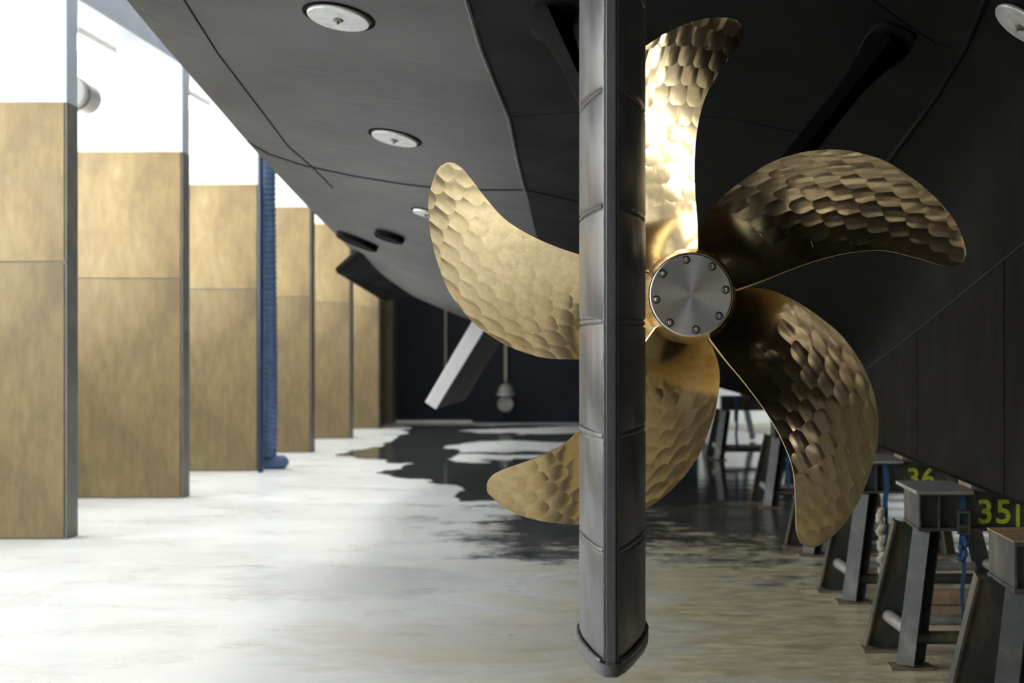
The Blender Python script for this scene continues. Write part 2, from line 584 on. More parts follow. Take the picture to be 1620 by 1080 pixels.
# last brown panel on the end wall beside the navy wall
t = thing('trim_7', (-4.79, 35.2, 0), None, None, kind='structure')
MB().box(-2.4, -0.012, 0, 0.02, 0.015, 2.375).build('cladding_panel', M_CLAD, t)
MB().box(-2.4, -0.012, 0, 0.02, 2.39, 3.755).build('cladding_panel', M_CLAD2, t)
MB().box(-2.4, 0.0, 0.02, 0.6, 0, 4.75).build('pier_core', M_EDGE, t)

# unseen windows added in the outer wall of the bays, with glowing panes
for i, y in enumerate([16.75, 20.6, 24.4, 28.1, 31.7]):
    b = MB()
    b.box(-7.2, -7.12, y - 1.6, y + 1.6, 1.9, 2.0)
    b.box(-7.2, -7.12, y - 1.6, y + 1.6, 4.6, 4.7)
    b.box(-7.2, -7.12, y - 1.6, y - 1.5, 2.0, 4.6)
    b.box(-7.2, -7.12, y + 1.5, y + 1.6, 2.0, 4.6)
    wo = tag(b.build('window_%d' % (i + 1), M_WHITEM), kind='structure')
    MB().box(-7.195, -7.185, y - 1.5, y + 1.5, 2.0, 4.6).build('pane', M_GLOW, wo)

# fluorescent fittings under the bay ceiling
def tube_light(x, y, label):
    t = thing('fluorescent_lamp', (x, y, 4.75), label, 'lamp', 'fluorescent lamps in the side bays')
    MB().box(-0.05, 0.05, -0.62, 0.62, -0.06, 0).build('housing', M_WHITEM, t, bevel=0.006)
    MB().tube([(0, -0.60, -0.13), (0, 0.60, -0.13)], 0.065, 12).build('tube', M_TUBE, t, smooth=True)
tube_light(-5.35, 17.2, 'lit fluorescent tube under the bay ceiling between first and second brown piers')
tube_light(-5.35, 21.2, 'lit fluorescent tube under the bay ceiling just beyond the second brown pier')
# round white duct end behind the first pier
t = thing('air_duct', (-5.38, 16.6, 4.12), 'round white air duct end peeping out behind the first brown pier', 'duct')
MB().lathe([(0.05, 0), (0.05, 1.5)], 16, M=Matrix.Translation((0, 0.22, 0)) @ Matrix.Rotation(-math.pi / 2, 4, 'Y')).build('side_pipe', M_WHITEM, t, True)
Mx = Matrix.Rotation(math.pi / 2, 4, 'X')
MB().lathe([(0.155, -0.45), (0.155, 0.0), (0.14, 0.03), (0.08, 0.05)], 32, M=Mx).build('pipe', M_WHITEM, t, True)
MB().lathe([(0.160, -0.08), (0.166, -0.08), (0.166, -0.04), (0.160, -0.04)], 32, M=Mx).build('collar_ring', M_BOLT, t, True)
MB().box(-0.012, 0.012, -0.10, -0.06, 0.15, 0.63).build('hanger', M_PIPE, t)

# blue ribbed hose beside the third pier
t = thing('ribbed_hose', (-4.765, 22.80, 0), 'blue ribbed hose standing beside the third brown pier with foot on floor', 'hose')
b = MB()
pts, rs = [], []
N = 260
for i in range(N):
    z = 0.16 + (4.70 - 0.16) * i / (N - 1)
    pts.append((0.03 * math.sin(z * 0.9 + 0.3) * max(0, 1 - z / 4.7), 0, z))
    rs.append(0.105 + (0.008 if i % 4 < 2 else -0.004))
b.tube(pts, 0.1, 16, rs=rs)
b.build('hose_riser', M_HOSE, t, True, 50)
b = MB()
pts = [(-0.05 + 0.33 * i / 14, -0.02 * i / 14, 0.09) for i in range(15)]
b.tube(pts, 0.1, 16, rs=[0.088 + (0.005 if i % 2 else 0) for i in range(12)] + [0.08, 0.06, 0.03])
b.build('hose_foot', M_HOSE, t, True, 50)
t2 = MB().tube([(-4.775 + 0.05, 22.15, 0), (-4.775 + 0.05, 22.15, 4.69)], 0.035, 12).build('riser_pipe', M_HOSED, None, True)
tag(t2, 'thin dark blue pipe on the corner of the third brown pier', 'pipe')

# ------------------------------------------------------------------ puddles on the floor
def inside(poly, x, y):
    c = False
    j = len(poly) - 1
    for i in range(len(poly)):
        xi, yi = poly[i]
        xj, yj = poly[j]
        if (yi > y) != (yj > y) and x < (xj - xi) * (y - yi) / (yj - yi) + xi:
            c = not c
        j = i
    return c


def wob(x, y):
    return (0.10 * math.sin(3.1 * x + 1.3 * y) + 0.06 * math.sin(7.3 * x - 2.9 * y + 1) + 0.04 * math.sin(13 * x + 5 * y))


def puddle(name, outline_px, holes_px, step, label):
    outer = [on_floor(*p) for p in outline_px]
    holes = [[on_floor(*p) for p in h] for h in holes_px]
    xs = [p[0] for p in outer]
    ys = [p[1] for p in outer]
    nx = int((max(xs) - min(xs)) / step) + 2
    ny = int((max(ys) - min(ys)) / (step * 1.6)) + 2
    idx, v, f = {}, [], []
    for a in range(nx):
        for c in range(ny):
            x = min(xs) + a * step
            y = min(ys) + c * step * 1.6
            xx, yy = x + wob(x, y), y + 2.2 * wob(y * 0.6, x * 1.6)
            if not inside(outer, xx, yy) or any(inside(h, xx, yy) for h in holes):
                continue
            q = []
            for (da, dc) in ((0, 0), (1, 0), (1, 1), (0, 1)):
                k = (a + da, c + dc)
                if k not in idx:
                    idx[k] = len(v)
                    v.append((min(xs) + k[0] * step, min(ys) + k[1] * step * 1.6, 0.003))
                q.append(idx[k])
            f.append(q)
    o = mesh(name, v, f, M_WATER)
    sm = o.modifiers.new('smooth', 'SMOOTH')
    sm.factor = 0.7
    sm.iterations = 4
    tag(o, label, 'puddle', kind='stuff')
    return o


puddle('water_puddle',
       [(633, 673), (760, 672), (915, 672), (1100, 673), (1300, 700), (1290, 790), (1100, 798), (1000, 797), (915, 796), (820, 797), (690, 795),
        (735, 778), (730, 768), (690, 760), (640, 757), (585, 748), (640, 742), (640, 733), (600, 727), (540, 721),
        (560, 712), (610, 700), (636, 690)],
       [[(725, 682), (800, 677), (915, 675), (1010, 675), (1010, 686), (820, 687)],
        [(715, 706), (740, 699), (800, 698), (990, 699), (990, 712), (850, 713), (735, 715)],
        [(700, 724), (750, 720), (850, 719), (900, 722), (820, 728), (720, 731)]],
       0.05, 'broad sheet of water on the floor in front of the navy end wall')

# ------------------------------------------------------------------ the hull
CH = [(5, -2.6, 4.10), (7, -2.6, 3.79), (8.91, -2.6, 3.482), (9.67, -2.6, 3.365), (10.67, -2.6, 3.233), (11.94, -2.6, 3.049),
      (14.01, -2.6, 2.805), (15.67, -2.6, 2.629), (17.64, -2.6, 2.432), (20.2, -2.6, 2.283), (23.4, -2.5, 2.151),
      (26.66, -2.35, 2.046), (30.0, -2.05, 1.95), (32.3, -1.2, 1.88), (34.0, 0.2, 1.8), (34.8, 1.5, 1.75)]
KL = [(5, 2.46), (6, 2.33), (7.56, 2.134), (9.5, 1.876), (10.74, 1.708), (12.32, 1.517), (13.97, 1.30), (16.3, 1.03), (18.5, 0.972), (35, 0.972)]
XC, XK = 2.02, 1.77


def lerp_tab(tab, y, k):
    if y <= tab[0][0]:
        return tab[0][k]
    for a, c in zip(tab, tab[1:]):
        if y <= c[0]:
            t_ = (y - a[0]) / (c[0] - a[0])
            return a[k] + (c[k] - a[k]) * t_
    return tab[-1][k]


def smooth_tab(tab, y, k):
    return sum(lerp_tab(tab, y + d, k) for d in (-0.6, -0.3, 0, 0.3, 0.6)) / 5


def hull_z(x, y):
    if x > XC:
        x = 2 * XC - x
    xc = smooth_tab(CH, y, 1)
    zc = smooth_tab(CH, y, 2)
    zk = smooth_tab(KL, y, 1)
    t_ = max(0.0, min(1.0, (XK - x) / (XK - xc)))
    e = 0.28 + 0.72 * max(0, min(1, (y - 8) / 12)) ** 0.9
    return zk + (zc - zk) * (0.92 * t_ ** e + 0.08 * t_ ** 9)


def hull_hit(px, py, y0=4.0):
    y = y0
    dx, dz = (px - VPX) / F, (VPY - py) / F
    step = 0.05
    while y < 34.5:
        if HC + dz * y >= hull_z(dx * y, y):
            lo, hi = y - step, y
            for _ in range(20):
                m = (lo + hi) / 2
                if HC + dz * m >= hull_z(dx * m, m):
                    hi = m
                else:
                    lo = m
            return Vector((dx * hi, hi, hull_z(dx * hi, hi)))
        y += step
    return None


def hull_n(p):
    e = 0.02
    gx = (hull_z(p.x + e, p.y) - hull_z(p.x - e, p.y)) / (2 * e)
    gy = (hull_z(p.x, p.y + e) - hull_z(p.x, p.y - e)) / (2 * e)
    return Vector((gx, gy, -1)).normalized()      # outward = down


hull = thing('yacht_hull', (XC, 10, 0), 'dark grey yacht hull seen from under its stern, resting on steel trestles', 'yacht hull')


def hobj(o):
    """keep world coordinates while being a child of the hull"""
    o.parent = hull
    o.matrix_parent_inverse = Matrix.Translation(-hull.location)
    return o


ys = [5.35 + (34.8 - 5.35) * i / 300 for i in range(301)]
NX = 150
v, f = [], []
for y in ys:
    xc = smooth_tab(CH, y, 1)
    row = []
    # port side: topside, chine, bottom to keel
    row.append((xc - 0.25, y, 8.0))
    row.append((xc - 0.12, y, smooth_tab(CH, y, 2) + 1.6))
    row.append((xc - 0.01, y, smooth_tab(CH, y, 2) + 0.03))
    for k in range(NX + 1):
        s = 1 - k / NX
        s = s ** 1.5
        x = XK - (XK - xc) * s
        row.append((x, y, hull_z(x, y)))
    full = row + [(2 * XC - p[0], p[1], p[2]) for p in reversed(row)]
    v += full
nrow = len(full)
for i in range(len(ys) - 1):
    for k in range(nrow - 1):
        f.append((i * nrow + k, i * nrow + k + 1, (i + 1) * nrow + k + 1, (i + 1) * nrow + k))
f.append(tuple(range(nrow)))
f.append(tuple(reversed(range((len(ys) - 1) * nrow, len(ys) * nrow))))
for i in range(len(ys) - 1):
    f.append((i * nrow, (i + 1) * nrow, (i + 1) * nrow + nrow - 1, i * nrow + nrow - 1))
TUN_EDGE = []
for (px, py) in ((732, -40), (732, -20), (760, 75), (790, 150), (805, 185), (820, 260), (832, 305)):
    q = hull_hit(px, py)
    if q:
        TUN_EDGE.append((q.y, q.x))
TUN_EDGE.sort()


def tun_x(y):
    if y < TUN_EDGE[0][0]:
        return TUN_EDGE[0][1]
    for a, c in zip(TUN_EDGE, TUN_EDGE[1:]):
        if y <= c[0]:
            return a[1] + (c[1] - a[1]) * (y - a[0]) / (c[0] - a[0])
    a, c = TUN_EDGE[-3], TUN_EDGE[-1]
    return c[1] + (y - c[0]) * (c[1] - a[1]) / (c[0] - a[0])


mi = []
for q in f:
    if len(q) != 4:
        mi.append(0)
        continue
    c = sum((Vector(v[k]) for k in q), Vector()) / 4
    mi.append(1 if c.z < 6 and tun_x(c.y) < c.x < 2 * XC - tun_x(c.y) else 0)  # tunnel faces take the colour with the shade in it
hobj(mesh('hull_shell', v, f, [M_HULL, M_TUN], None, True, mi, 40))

# skeg: the central keel plating
v, f = [], []
n_ = 0
for i in range(90):
    y = 5.9 + (34.0 - 5.9) * i / 89
    zt = smooth_tab(KL, y, 1) + 0.06
    zb = 0.956 if y > 6.3 else 0.955 + (6.3 - y) * 1.2
    r = 0.03
    ring = [(XK, y, zt), (XK, y, zb + r), (XK + r, y, zb), (2 * XC - XK - r, y, zb), (2 * XC - XK, y, zb + r), (2 * XC - XK, y, zt)]
    v += ring
for i in range(89):
    for k in range(6):
        k2 = (k + 1) % 6
        f.append((i * 6 + k, i * 6 + k2, (i + 1) * 6 + k2, (i + 1) * 6 + k))
f.append((5, 4, 3, 2, 1, 0))
f.append(tuple(89 * 6 + k for k in range(6)))
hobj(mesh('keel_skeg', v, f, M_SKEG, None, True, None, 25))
hobj(MB().tube([(XK - 0.002, 6.5 + i * 0.1, smooth_tab(KL, 6.5 + i * 0.1, 1)) for i in range(95)], 0.006, 8).build('weld_seam', M_SEAM, None, True))
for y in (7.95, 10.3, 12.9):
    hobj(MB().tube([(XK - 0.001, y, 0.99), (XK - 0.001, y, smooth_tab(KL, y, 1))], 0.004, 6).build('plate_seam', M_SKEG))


def seam(pts_px, r, name='weld_seam', mat=None, sub=10, lift=0.0):
    out = []
    for a, c in zip(pts_px, pts_px[1:]):
        for k in range(sub):
            t_ = k / sub
            p = hull_hit(a[0] + (c[0] - a[0]) * t_, a[1] + (c[1] - a[1]) * t_)
            if p:
                out.append(p + hull_n(p) * lift)
    if len(out) > 2:
        hobj(MB().tube(out, r, 8).build(name, mat or M_HULL, None, True))


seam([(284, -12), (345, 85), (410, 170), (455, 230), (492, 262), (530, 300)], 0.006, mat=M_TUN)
seam([(732, -20), (760, 75), (790, 150), (805, 185), (820, 260), (832, 305)], 0.014)
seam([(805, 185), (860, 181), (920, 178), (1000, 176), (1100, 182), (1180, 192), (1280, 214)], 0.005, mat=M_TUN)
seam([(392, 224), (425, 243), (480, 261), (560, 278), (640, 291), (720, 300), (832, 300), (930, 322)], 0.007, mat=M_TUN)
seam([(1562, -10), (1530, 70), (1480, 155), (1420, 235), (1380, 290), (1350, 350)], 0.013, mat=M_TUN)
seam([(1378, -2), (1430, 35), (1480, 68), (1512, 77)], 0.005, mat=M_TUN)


def oriented(p, nrm, ydir=Vector((0, 1, 0))):
    z = nrm.normalized()
    x = ydir.cross(z).normalized()
    y = z.cross(x)
    M = Matrix((x, y, z)).transposed().to_4x4()
    M.translation = p
    return M


def anode(px, py, r):
    p = hull_hit(px, py)
    M = oriented(p, hull_n(p))
    e = bpy.data.objects.new('anode', None)
    disc = MB().lathe([(r * 1.0, -0.02), (r * 1.0, 0.012), (r * 0.97, 0.018), (r * 0.5, 0.019), (0.02, 0.019)], 48, M=M).build('anode', M_ANODE, None, True, 30)
    hobj(disc)
    rg = MB().lathe([(r * 1.16, -0.01), (r * 1.16, 0.004), (r * 1.12, 0.006), (r * 1.05, 0.006), (r * 1.03, -0.001), (r * 1.0, -0.001)], 48, M=M).build('seat_ring', M_BLACK, disc, True, 30)
    b = MB()
    b.lathe([(r * 0.17, 0.018), (r * 0.17, 0.026), (r * 0.12, 0.028)], 6, M=M)
    b.lathe([(r * 0.06, 0.02), (r * 0.06, 0.038), (r * 0.04, 0.042)], 12, M=M)
    b.build('bolt', M_BOLT, disc)


for (px, py, hw) in ((536, 26, 50), (625, 217, 37), (675, 336, 22), (1618, 36, 48)):
    p = hull_hit(px, py)
    anode(px, py, hw * p.y / F)


def opening(px, py, hw, white=False):
    p = hull_hit(px, py)
    r = hw * p.y / F
    M = oriented(p, hull_n(p))
    o = MB().lathe([(r, -0.02), (r * 1.02, 0.03), (r * 0.97, 0.045), (r * 0.90, 0.045), (r * 0.88, 0.0)], 40, M=M).build('discharge_opening', M_WHITEM if white else M_BLACK, None, True, 30)
    hobj(o)
    MB().lathe([(r * 0.90, 0.0), (r * 0.90, 0.037)], 40, M=M).build('bore_shade_disc', M_BLACK, o)  # solid black disc; the dark of the hole is in its colour


opening(617, 371, 24)
opening(566, 379, 34)


def plate_part(name, quad, thick, mats, mi=None, bev=0.01):
    q = [Vector(p) for p in quad]
    nrm = (q[1] - q[0]).cross(q[3] - q[0]).normalized() * thick
    v = q + [p + nrm for p in q]
    f = [(0, 1, 2, 3), (7, 6, 5, 4), (0, 4, 5, 1), (1, 5, 6, 2), (2, 6, 7, 3), (3, 7, 4, 0)]
    o = mesh(name, v, f, mats, None, False, mi)
    if bev:
        m = o.modifiers.new('bevel', 'BEVEL')
        m.width = bev
        m.segments = 3
    return hobj(o)


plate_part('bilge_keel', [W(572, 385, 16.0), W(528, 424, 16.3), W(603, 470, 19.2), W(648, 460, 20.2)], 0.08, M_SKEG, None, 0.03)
# stabiliser fin with its pale blunt aft edge
Yf, Yg = 19.0, 22.4
a0, a1 = W(752, 500, Yf), W(782, 500, Yf)
c0, c1 = W(672, 636, Yf), W(690, 648, Yf)
up = Vector((0.10, 0, 0.18))
v = [a0 + up, a1 + up, c1, c0]
back = [Vector((p.x, Yg, p.z - 0.01)) for p in v]
v = v + back
o = mesh('stabiliser_fin', v, [(0, 3, 2, 1), (4, 5, 6, 7), (0, 1, 5, 4), (1, 2, 6, 5), (2, 3, 7, 6), (3, 0, 4, 7)], [M_HULL, M_FINW], None, False,
         [1, 0, 0, 0, 0, 0])
m = o.modifiers.new('bevel', 'BEVEL'); m.width = 0.012; m.segments = 2
hobj(o)

# ------------------------------------------------------------------ shaft and its V bracket
YP = 6.90
HUB = Vector(((1093 - VPX) / F * 6.63, YP, HC + (VPY - 466) / F * 6.63))
brg = Vector((HUB.x, 7.85, HUB.z))
sh = thing('propeller_shaft', (HUB.x, 7.2, HUB.z), 'dark propeller shaft running forward from the bronze propeller hub', 'shaft')
Mx = Matrix.Rotation(-math.pi / 2, 4, 'X')
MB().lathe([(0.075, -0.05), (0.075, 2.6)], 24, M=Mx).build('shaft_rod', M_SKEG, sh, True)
b = MB()
for sgn, (px, py) in ((1, (1402, 70)), (-1, (872, 30))):
    top = hull_hit(px, py)
    d = (top - brg)
    L = d.length
    d.normalize()
    yv = Vector((0, 1, 0))
    yv = (yv - d * yv.dot(d)).normalized()
    s = d.cross(yv)
    v, f = [], []
    prof = [(-0.20, 0.0), (-0.12, 0.042), (0.0, 0.052), (0.14, 0.032), (0.22, 0.0), (0.14, -0.032), (0.0, -0.052), (-0.12, -0.042)]
    for (t_, k) in ((0.0, 1.0), (0.84, 1.0), (0.93, 1.35), (1.0, 1.9), (1.03, 2.0)):
        c = brg + d * L * t_
        for (a, w_) in prof:
            v.append(c + yv * a + s * w_ * k)
    for i in range(4):
        for k in range(8):
            f.append((i * 8 + k, i * 8 + (k + 1) % 8, (i + 1) * 8 + (k + 1) % 8, (i + 1) * 8 + k))
    f.append(tuple(range(8)))
    f.append(tuple(reversed(range(32, 40))))
    hobj(mesh('shaft_bracket_arm', v, f, M_BARM, None, True, None, 40))
    M = oriented(top, hull_n(top))
    pad = MB()
    ring = []
    for k in range(40):
        a = 2 * math.pi * k / 40
        cx, cy = math.cos(a), math.sin(a)
        ring.append((0.10 * abs(cx) ** 0.5 * (1 if cx > 0 else -1), 0.27 * abs(cy) ** 0.5 * (1 if cy > 0 else -1)))
    v = [(x, y, -0.03) for x, y in ring] + [(x, y, 0.012) for x, y in ring] + [(x * 0.9, y * 0.95, 0.016) for x, y in ring]
    f = []
    for q in range(2):
        for k in range(40):
            f.append((q * 40 + k, q * 40 + (k + 1) % 40, (q + 1) * 40 + (k + 1) % 40, (q + 1) * 40 + k))
    f.append(tuple(80 + k for k in range(40)))
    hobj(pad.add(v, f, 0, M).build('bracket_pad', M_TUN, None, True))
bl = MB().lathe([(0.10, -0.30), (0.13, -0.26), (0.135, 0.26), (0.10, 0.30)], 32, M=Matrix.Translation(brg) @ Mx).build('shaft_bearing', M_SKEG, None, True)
hobj(bl)

# ------------------------------------------------------------------ propeller
prop = thing('propeller', HUB, 'five-bladed bronze propeller with scalloped machining marks and steel hub cap', 'propeller')
lead_px = [(1112, 402), (1106, 380), (1120, 340), (1150, 305), (1185, 277), (1225, 252), (1270, 237), (1310, 232), (1350, 234), (1400, 248),
           (1440, 272), (1480, 305), (1510, 340), (1525, 370), (1531, 392), (1531, 402)]
trail_px = [(1135, 463), (1160, 458), (1205, 443), (1250, 425), (1300, 408), (1350, 397), (1400, 394), (1450, 405), (1490, 417), (1510, 419), (1524, 414), (1531, 402)]


def resample(px, n, power=1.0):
    P = [Vector((x - 1093.0, 466.0 - y)) for x, y in px]
    # Catmull-Rom refine
    R = []
    for i in range(len(P) - 1):
        p0 = P[max(i - 1, 0)]
        p1, p2 = P[i], P[i + 1]
        p3 = P[min(i + 2, len(P) - 1)]
        for k in range(12):
            t_ = k / 12
            R.append(0.5 * ((2 * p1) + (p2 - p0) * t_ + (2 * p0 - 5 * p1 + 4 * p2 - p3) * t_ ** 2 + (3 * p1 - p0 - 3 * p2 + p3) * t_ ** 3))
    R.append(P[-1])
    L = [0]
    for a, c in zip(R, R[1:]):
        L.append(L[-1] + (c - a).length)
    out = []
    j = 0
    for i in range(n):
        t_ = (1 - (1 - i / (n - 1)) ** power) * L[-1]
        while j < len(L) - 2 and L[j + 1] < t_:
            j += 1
        s = (t_ - L[j]) / max(1e-9, L[j + 1] - L[j])
        out.append(R[j] + (R[j + 1] - R[j]) * s)
    return out


NS, NC = 130, 44
LE = resample(lead_px, NS, 1.25)
TE = resample(trail_px, NS, 1.25)
RP = 445.0


def blade_mesh():
    front, back, uvs, sp = [], [], [], []
    base = []
    for i in range(NS):
        rl, al = LE[i].length, math.atan2(LE[i].y, LE[i].x)
        rt, at = TE[i].length, math.atan2(TE[i].y, TE[i].x)
        row = []
        for k in range(NC):
            c = k / (NC - 1)
            c = 0.5 - 0.5 * math.cos(math.pi * c)
            r = rt + (rl - rt) * c
            a = at + (al - at) * c
            rr = r / RP
            pit = 0.21 + 0.04 * min(1, rr / 0.6) - 0.04 * max(0, rr - 0.6) / 0.4
            mid = math.radians(40 - 20 * rr ** 1.5)
            y = (a - mid) * pit
            # camber: pressure face slightly hollow, tip relieved
            chord = abs(al - at)
            y += 0.05 * chord * (4 * c * (1 - c)) * (1 - 0.5 * rr)
            y += 0.05 * max(0, rr - 0.5) ** 2
            m = (YP + y * 0.6) / F
            row.append((Vector((r * math.cos(a) * m, y, r * math.sin(a) * m)), c, rr, a - mid))
        base.append(row)
    # normals
    for i in range(NS):
        for k in range(NC):
            p, c, rr, ang = base[i][k]
            pu = base[min(i + 1, NS - 1)][k][0] - base[max(i - 1, 0)][k][0]
            pv = base[i][min(k + 1, NC - 1)][0] - base[i][max(k - 1, 0)][0]
            nn = pu.cross(pv)
            if nn.length < 1e-9:
                nn = Vector((0, 1, 0))
            nn.normalize()
            if nn.y < 0:
                nn = -nn
            tm = 0.052 * (1 - rr) ** 0.9 + 0.009
            th = tm * (4 * c * (1 - c)) ** 0.6 + 0.004
            front.append(p)
            back.append(p + nn * th)
            uvs.append((ang * rr * RP * YP / F, rr * RP * YP / F))
            sp.append((c, i / (NS - 1)))
    nv = NS * NC
    verts = front + back
    faces = []
    for i in range(NS - 1):
        for k in range(NC - 1):
            a, b_, c_, d = i * NC + k, i * NC + k + 1, (i + 1) * NC + k + 1, (i + 1) * NC + k
            faces.append((a, b_, c_, d))
            faces.append((nv + d, nv + c_, nv + b_, nv + a))
    rim = []
    for i in range(NS - 1):
        for k in (0, NC - 1):
            a, d = i * NC + k, (i + 1) * NC + k
            faces.append((a, d, nv + d, nv + a) if k == 0 else (d, a, nv + a, nv + d))
            rim.append(len(faces) - 1)
    me = bpy.data.meshes.new('blade')
    me.from_pydata([tuple(p) for p in verts], [], faces)
    me.materials.append(M_BLADE)
    me.materials.append(M_BRONZE)
    for p in me.polygons:
        p.use_smooth = True
    for r_ in rim:
        me.polygons[r_].material_index = 1
    u1 = me.uv_layers.new(name='surface')
    u2 = me.uv_layers.new(name='span')
    for l in me.loops:
        q = l.vertex_index % nv
        off = 0 if l.vertex_index < nv else 3.0
        u1.data[l.index].uv = (uvs[q][0] + off, uvs[q][1])
        u2.data[l.index].uv = sp[q]
    me.set_sharp_from_angle(angle=math.radians(50))
    me.update()
    return me


bm_ = blade_mesh()
for k in range(5):
    o = bpy.data.objects.new('blade', bm_)
    COL.objects.link(o)
    o.parent = prop
    o.rotation_euler = (0, -math.radians(72.0 * k), 0)

Mh = Matrix.Rotation(math.pi / 2, 4, 'X')       # local z -> -Y (towards the camera)
hub_r = 0.170
MB().lathe([(0.10, -0.36), (0.150, -0.34), (0.185, -0.18), (0.192, 0.0), (0.186, 0.14), (0.172, 0.225), (0.165, 0.248), (0.150, 0.25)], 72, M=Mh).build('hub', M_BRONZE, prop, True, 40)
cap = MB().lathe([(0.155, 0), (0.1605, 0.003), (0.1605, 0.024), (0.156, 0.0285), (0.0005, 0.0285)], 96).build('hub_cap', M_DISC, prop, True, 25)
cap.location = (0, -0.245, 0)
cap.rotation_euler = (math.pi / 2, 0, 0)
for k in range(8):
    a = math.radians(-41 + 45 * k + 4)
    x, y = 0.1365 * math.cos(a), 0.1365 * math.sin(a)
    c = MB()
    c.lathe([(0.0135, 0.0275), (0.0135, 0.0315), (0.0120, 0.0330), (0.0085, 0.0330), (0.0080, 0.0295)], 20, M=Matrix.Translation((x, y, 0)))
    bo = c.build('bolt', M_BOLT, cap, True, 30)
    c2 = MB().lathe([(0.0075, 0.029), (0.0075, 0.0325), (0.003, 0.034)], 6, M=Matrix.Translation((x, y, 0)))
    c2.add([(0.0165 * math.cos(2 * math.pi * q / 20) + x, 0.0165 * math.sin(2 * math.pi * q / 20) + y, 0.0289) for q in range(20)], [tuple(range(20))])
    for q, mi in zip(range(len(c2.f)), [0] * len(c2.f)):
        c2.m[q] = 0
    c2.m[-1] = 1
    o = c2.build('bolt_socket', [M_CHROME, M_BLACK], cap)
    o.parent = cap

# ------------------------------------------------------------------ rudder
YR = 5.30
RX = (966.5 - VPX) / F * YR
ZB = HC - 523 / F * YR
rud = thing('rudder', (RX, YR + 0.5, ZB), 'dark grey rudder with horizontal welds hanging in front of the propeller', 'rudder')
# half section: (distance ahead of the trailing edge, half width)
SEC = [(0.0, 0.0165), (0.012, 0.0175), (0.013, 0.024), (0.06, 0.040), (0.18, 0.066), (0.36, 0.096), (0.52, 0.1115), (0.66, 0.116), (0.80, 0.108), (0.92, 0.086), (1.0, 0.05), (1.03, 0.0)]
SK = SEC[2:]


def rud_w(d):
    for a, c in zip(SK, SK[1:]):
        if d <= c[0]:
            t_ = (d - a[0]) / (c[0] - a[0])
            return a[1] + (c[1] - a[1]) * t_
    return 0.0


LEVELS = [ZB + 0.03]
for dz in (-0.652, -0.295, 0.063, 0.422, 0.786, 1.149, 1.51):
    LEVELS.append(HC + dz)
LEVELS.append(3.62)
O0 = Vector((RX, YR, 0))
def loc(p):
    return Vector(p) + O0 - rud.location
for z0, z1 in zip(LEVELS, LEVELS[1:]):
    v, f = [], []
    left = [(-w_, d) for d, w_ in SK]
    right = [(w_, d) for d, w_ in reversed(SK[:-1])]
    ring = left + right
    n_ = len(ring)
    g = 0.0075
    for (z, k) in ((z0 + g, 0.90), (z0 + g + 0.010, 1.0), (z1 - g - 0.010, 1.0), (z1 - g, 0.90)):
        for (x, d) in ring:
            v.append(loc((x * k, 0.003 + d, z)))
    for i in range(3):
        for q in range(n_ - 1):
            f.append((i * n_ + q, i * n_ + q + 1, (i + 1) * n_ + q + 1, (i + 1) * n_ + q))
        f.append((i * n_ + n_ - 1, i * n_, (i + 1) * n_, (i + 1) * n_ + n_ - 1))
    f.append(tuple(reversed(range(n_))))
    f.append(tuple(range(3 * n_, 4 * n_)))
    mesh('plate_panel', v, f, M_RUD, rud, True, None, 32)
for z in LEVELS[1:-1]:
    for s in (-1, 1):
        pts = []
        rs = []
        for i in range(60):
            d = 0.02 + 0.98 * i / 59
            pts.append(loc((s * (rud_w(d) * 0.955 - 0.0045), d + 0.003, z + random.uniform(-0.0012, 0.0012))))
            rs.append(0.0088 + random.uniform(-0.0014, 0.0018))
        MB().tube(pts, 0.008, 8, rs=rs).build('weld_seam', M_RUD, rud, True)
# solid bar down the trailing edge and the fillet welds beside it
MB().box(-0.0155, 0.0155, -0.012, 0.03, ZB + 0.02, 3.62, M=Matrix.Translation(loc((0, 0, 0)))).build('trailing_edge_bar', M_RUD, rud, bevel=0.003)
for s in (-1, 1):
    pts = [loc((s * 0.0195, 0.010, ZB + 0.03 + i * 0.02 + random.uniform(-.004, .004))) for i in range(int((3.6 - ZB) / 0.02))]
    rs = [0.0055 + random.uniform(-0.0012, 0.0012) for _ in pts]
    MB().tube(pts, 0.006, 8, rs=rs).build('edge_weld', M_RUD, rud, True)
# closing plate at the foot, a little proud of the skin, with its weld
v, f = [], []
base = [(-(w_ + 0.010), d) for d, w_ in SK]
base[0] = (-0.024, 0.0)
ring = [(-0.012, -0.026), (-0.024, -0.016)] + base[1:] + [(w_, d) for w_, d in [(-x, d) for x, d in reversed(base[1:-1])]] + [(0.024, -0.016), (0.012, -0.026)]
n_ = len(ring)
for (z, k) in ((ZB - 0.012, 0.93), (ZB - 0.004, 1.0), (ZB + 0.022, 1.0), (ZB + 0.027, 0.97)):
    for (x, d) in ring:
        v.append(loc((x * k, d, z)))
for i in range(3):
    for q in range(n_):
        f.append((i * n_ + q, i * n_ + (q + 1) % n_, (i + 1) * n_ + (q + 1) % n_, (i + 1) * n_ + q))
f.append(tuple(reversed(range(n_))))
f.append(tuple(range(3 * n_, 4 * n_)))
mesh('foot_plate', v, f, M_RUD, rud, True, None, 40)
for s in (-1, 1):
    pts = [loc((s * (rud_w(0.02 + 0.98 * i / 60) + 0.003), 0.02 + 0.98 * i / 60, ZB + 0.030)) for i in range(61)]
    MB().tube(pts, 0.009, 8, rs=[0.008 + random.uniform(-.001, .0015) for _ in pts]).build('foot_weld', M_RUD, rud, True)
MB().lathe([(0.07, 0), (0.07, 0.6)], 24, M=Matrix.Translation(loc((0, 0.5, 3.5)))).build('rudder_stock', M_SKEG, rud, True)

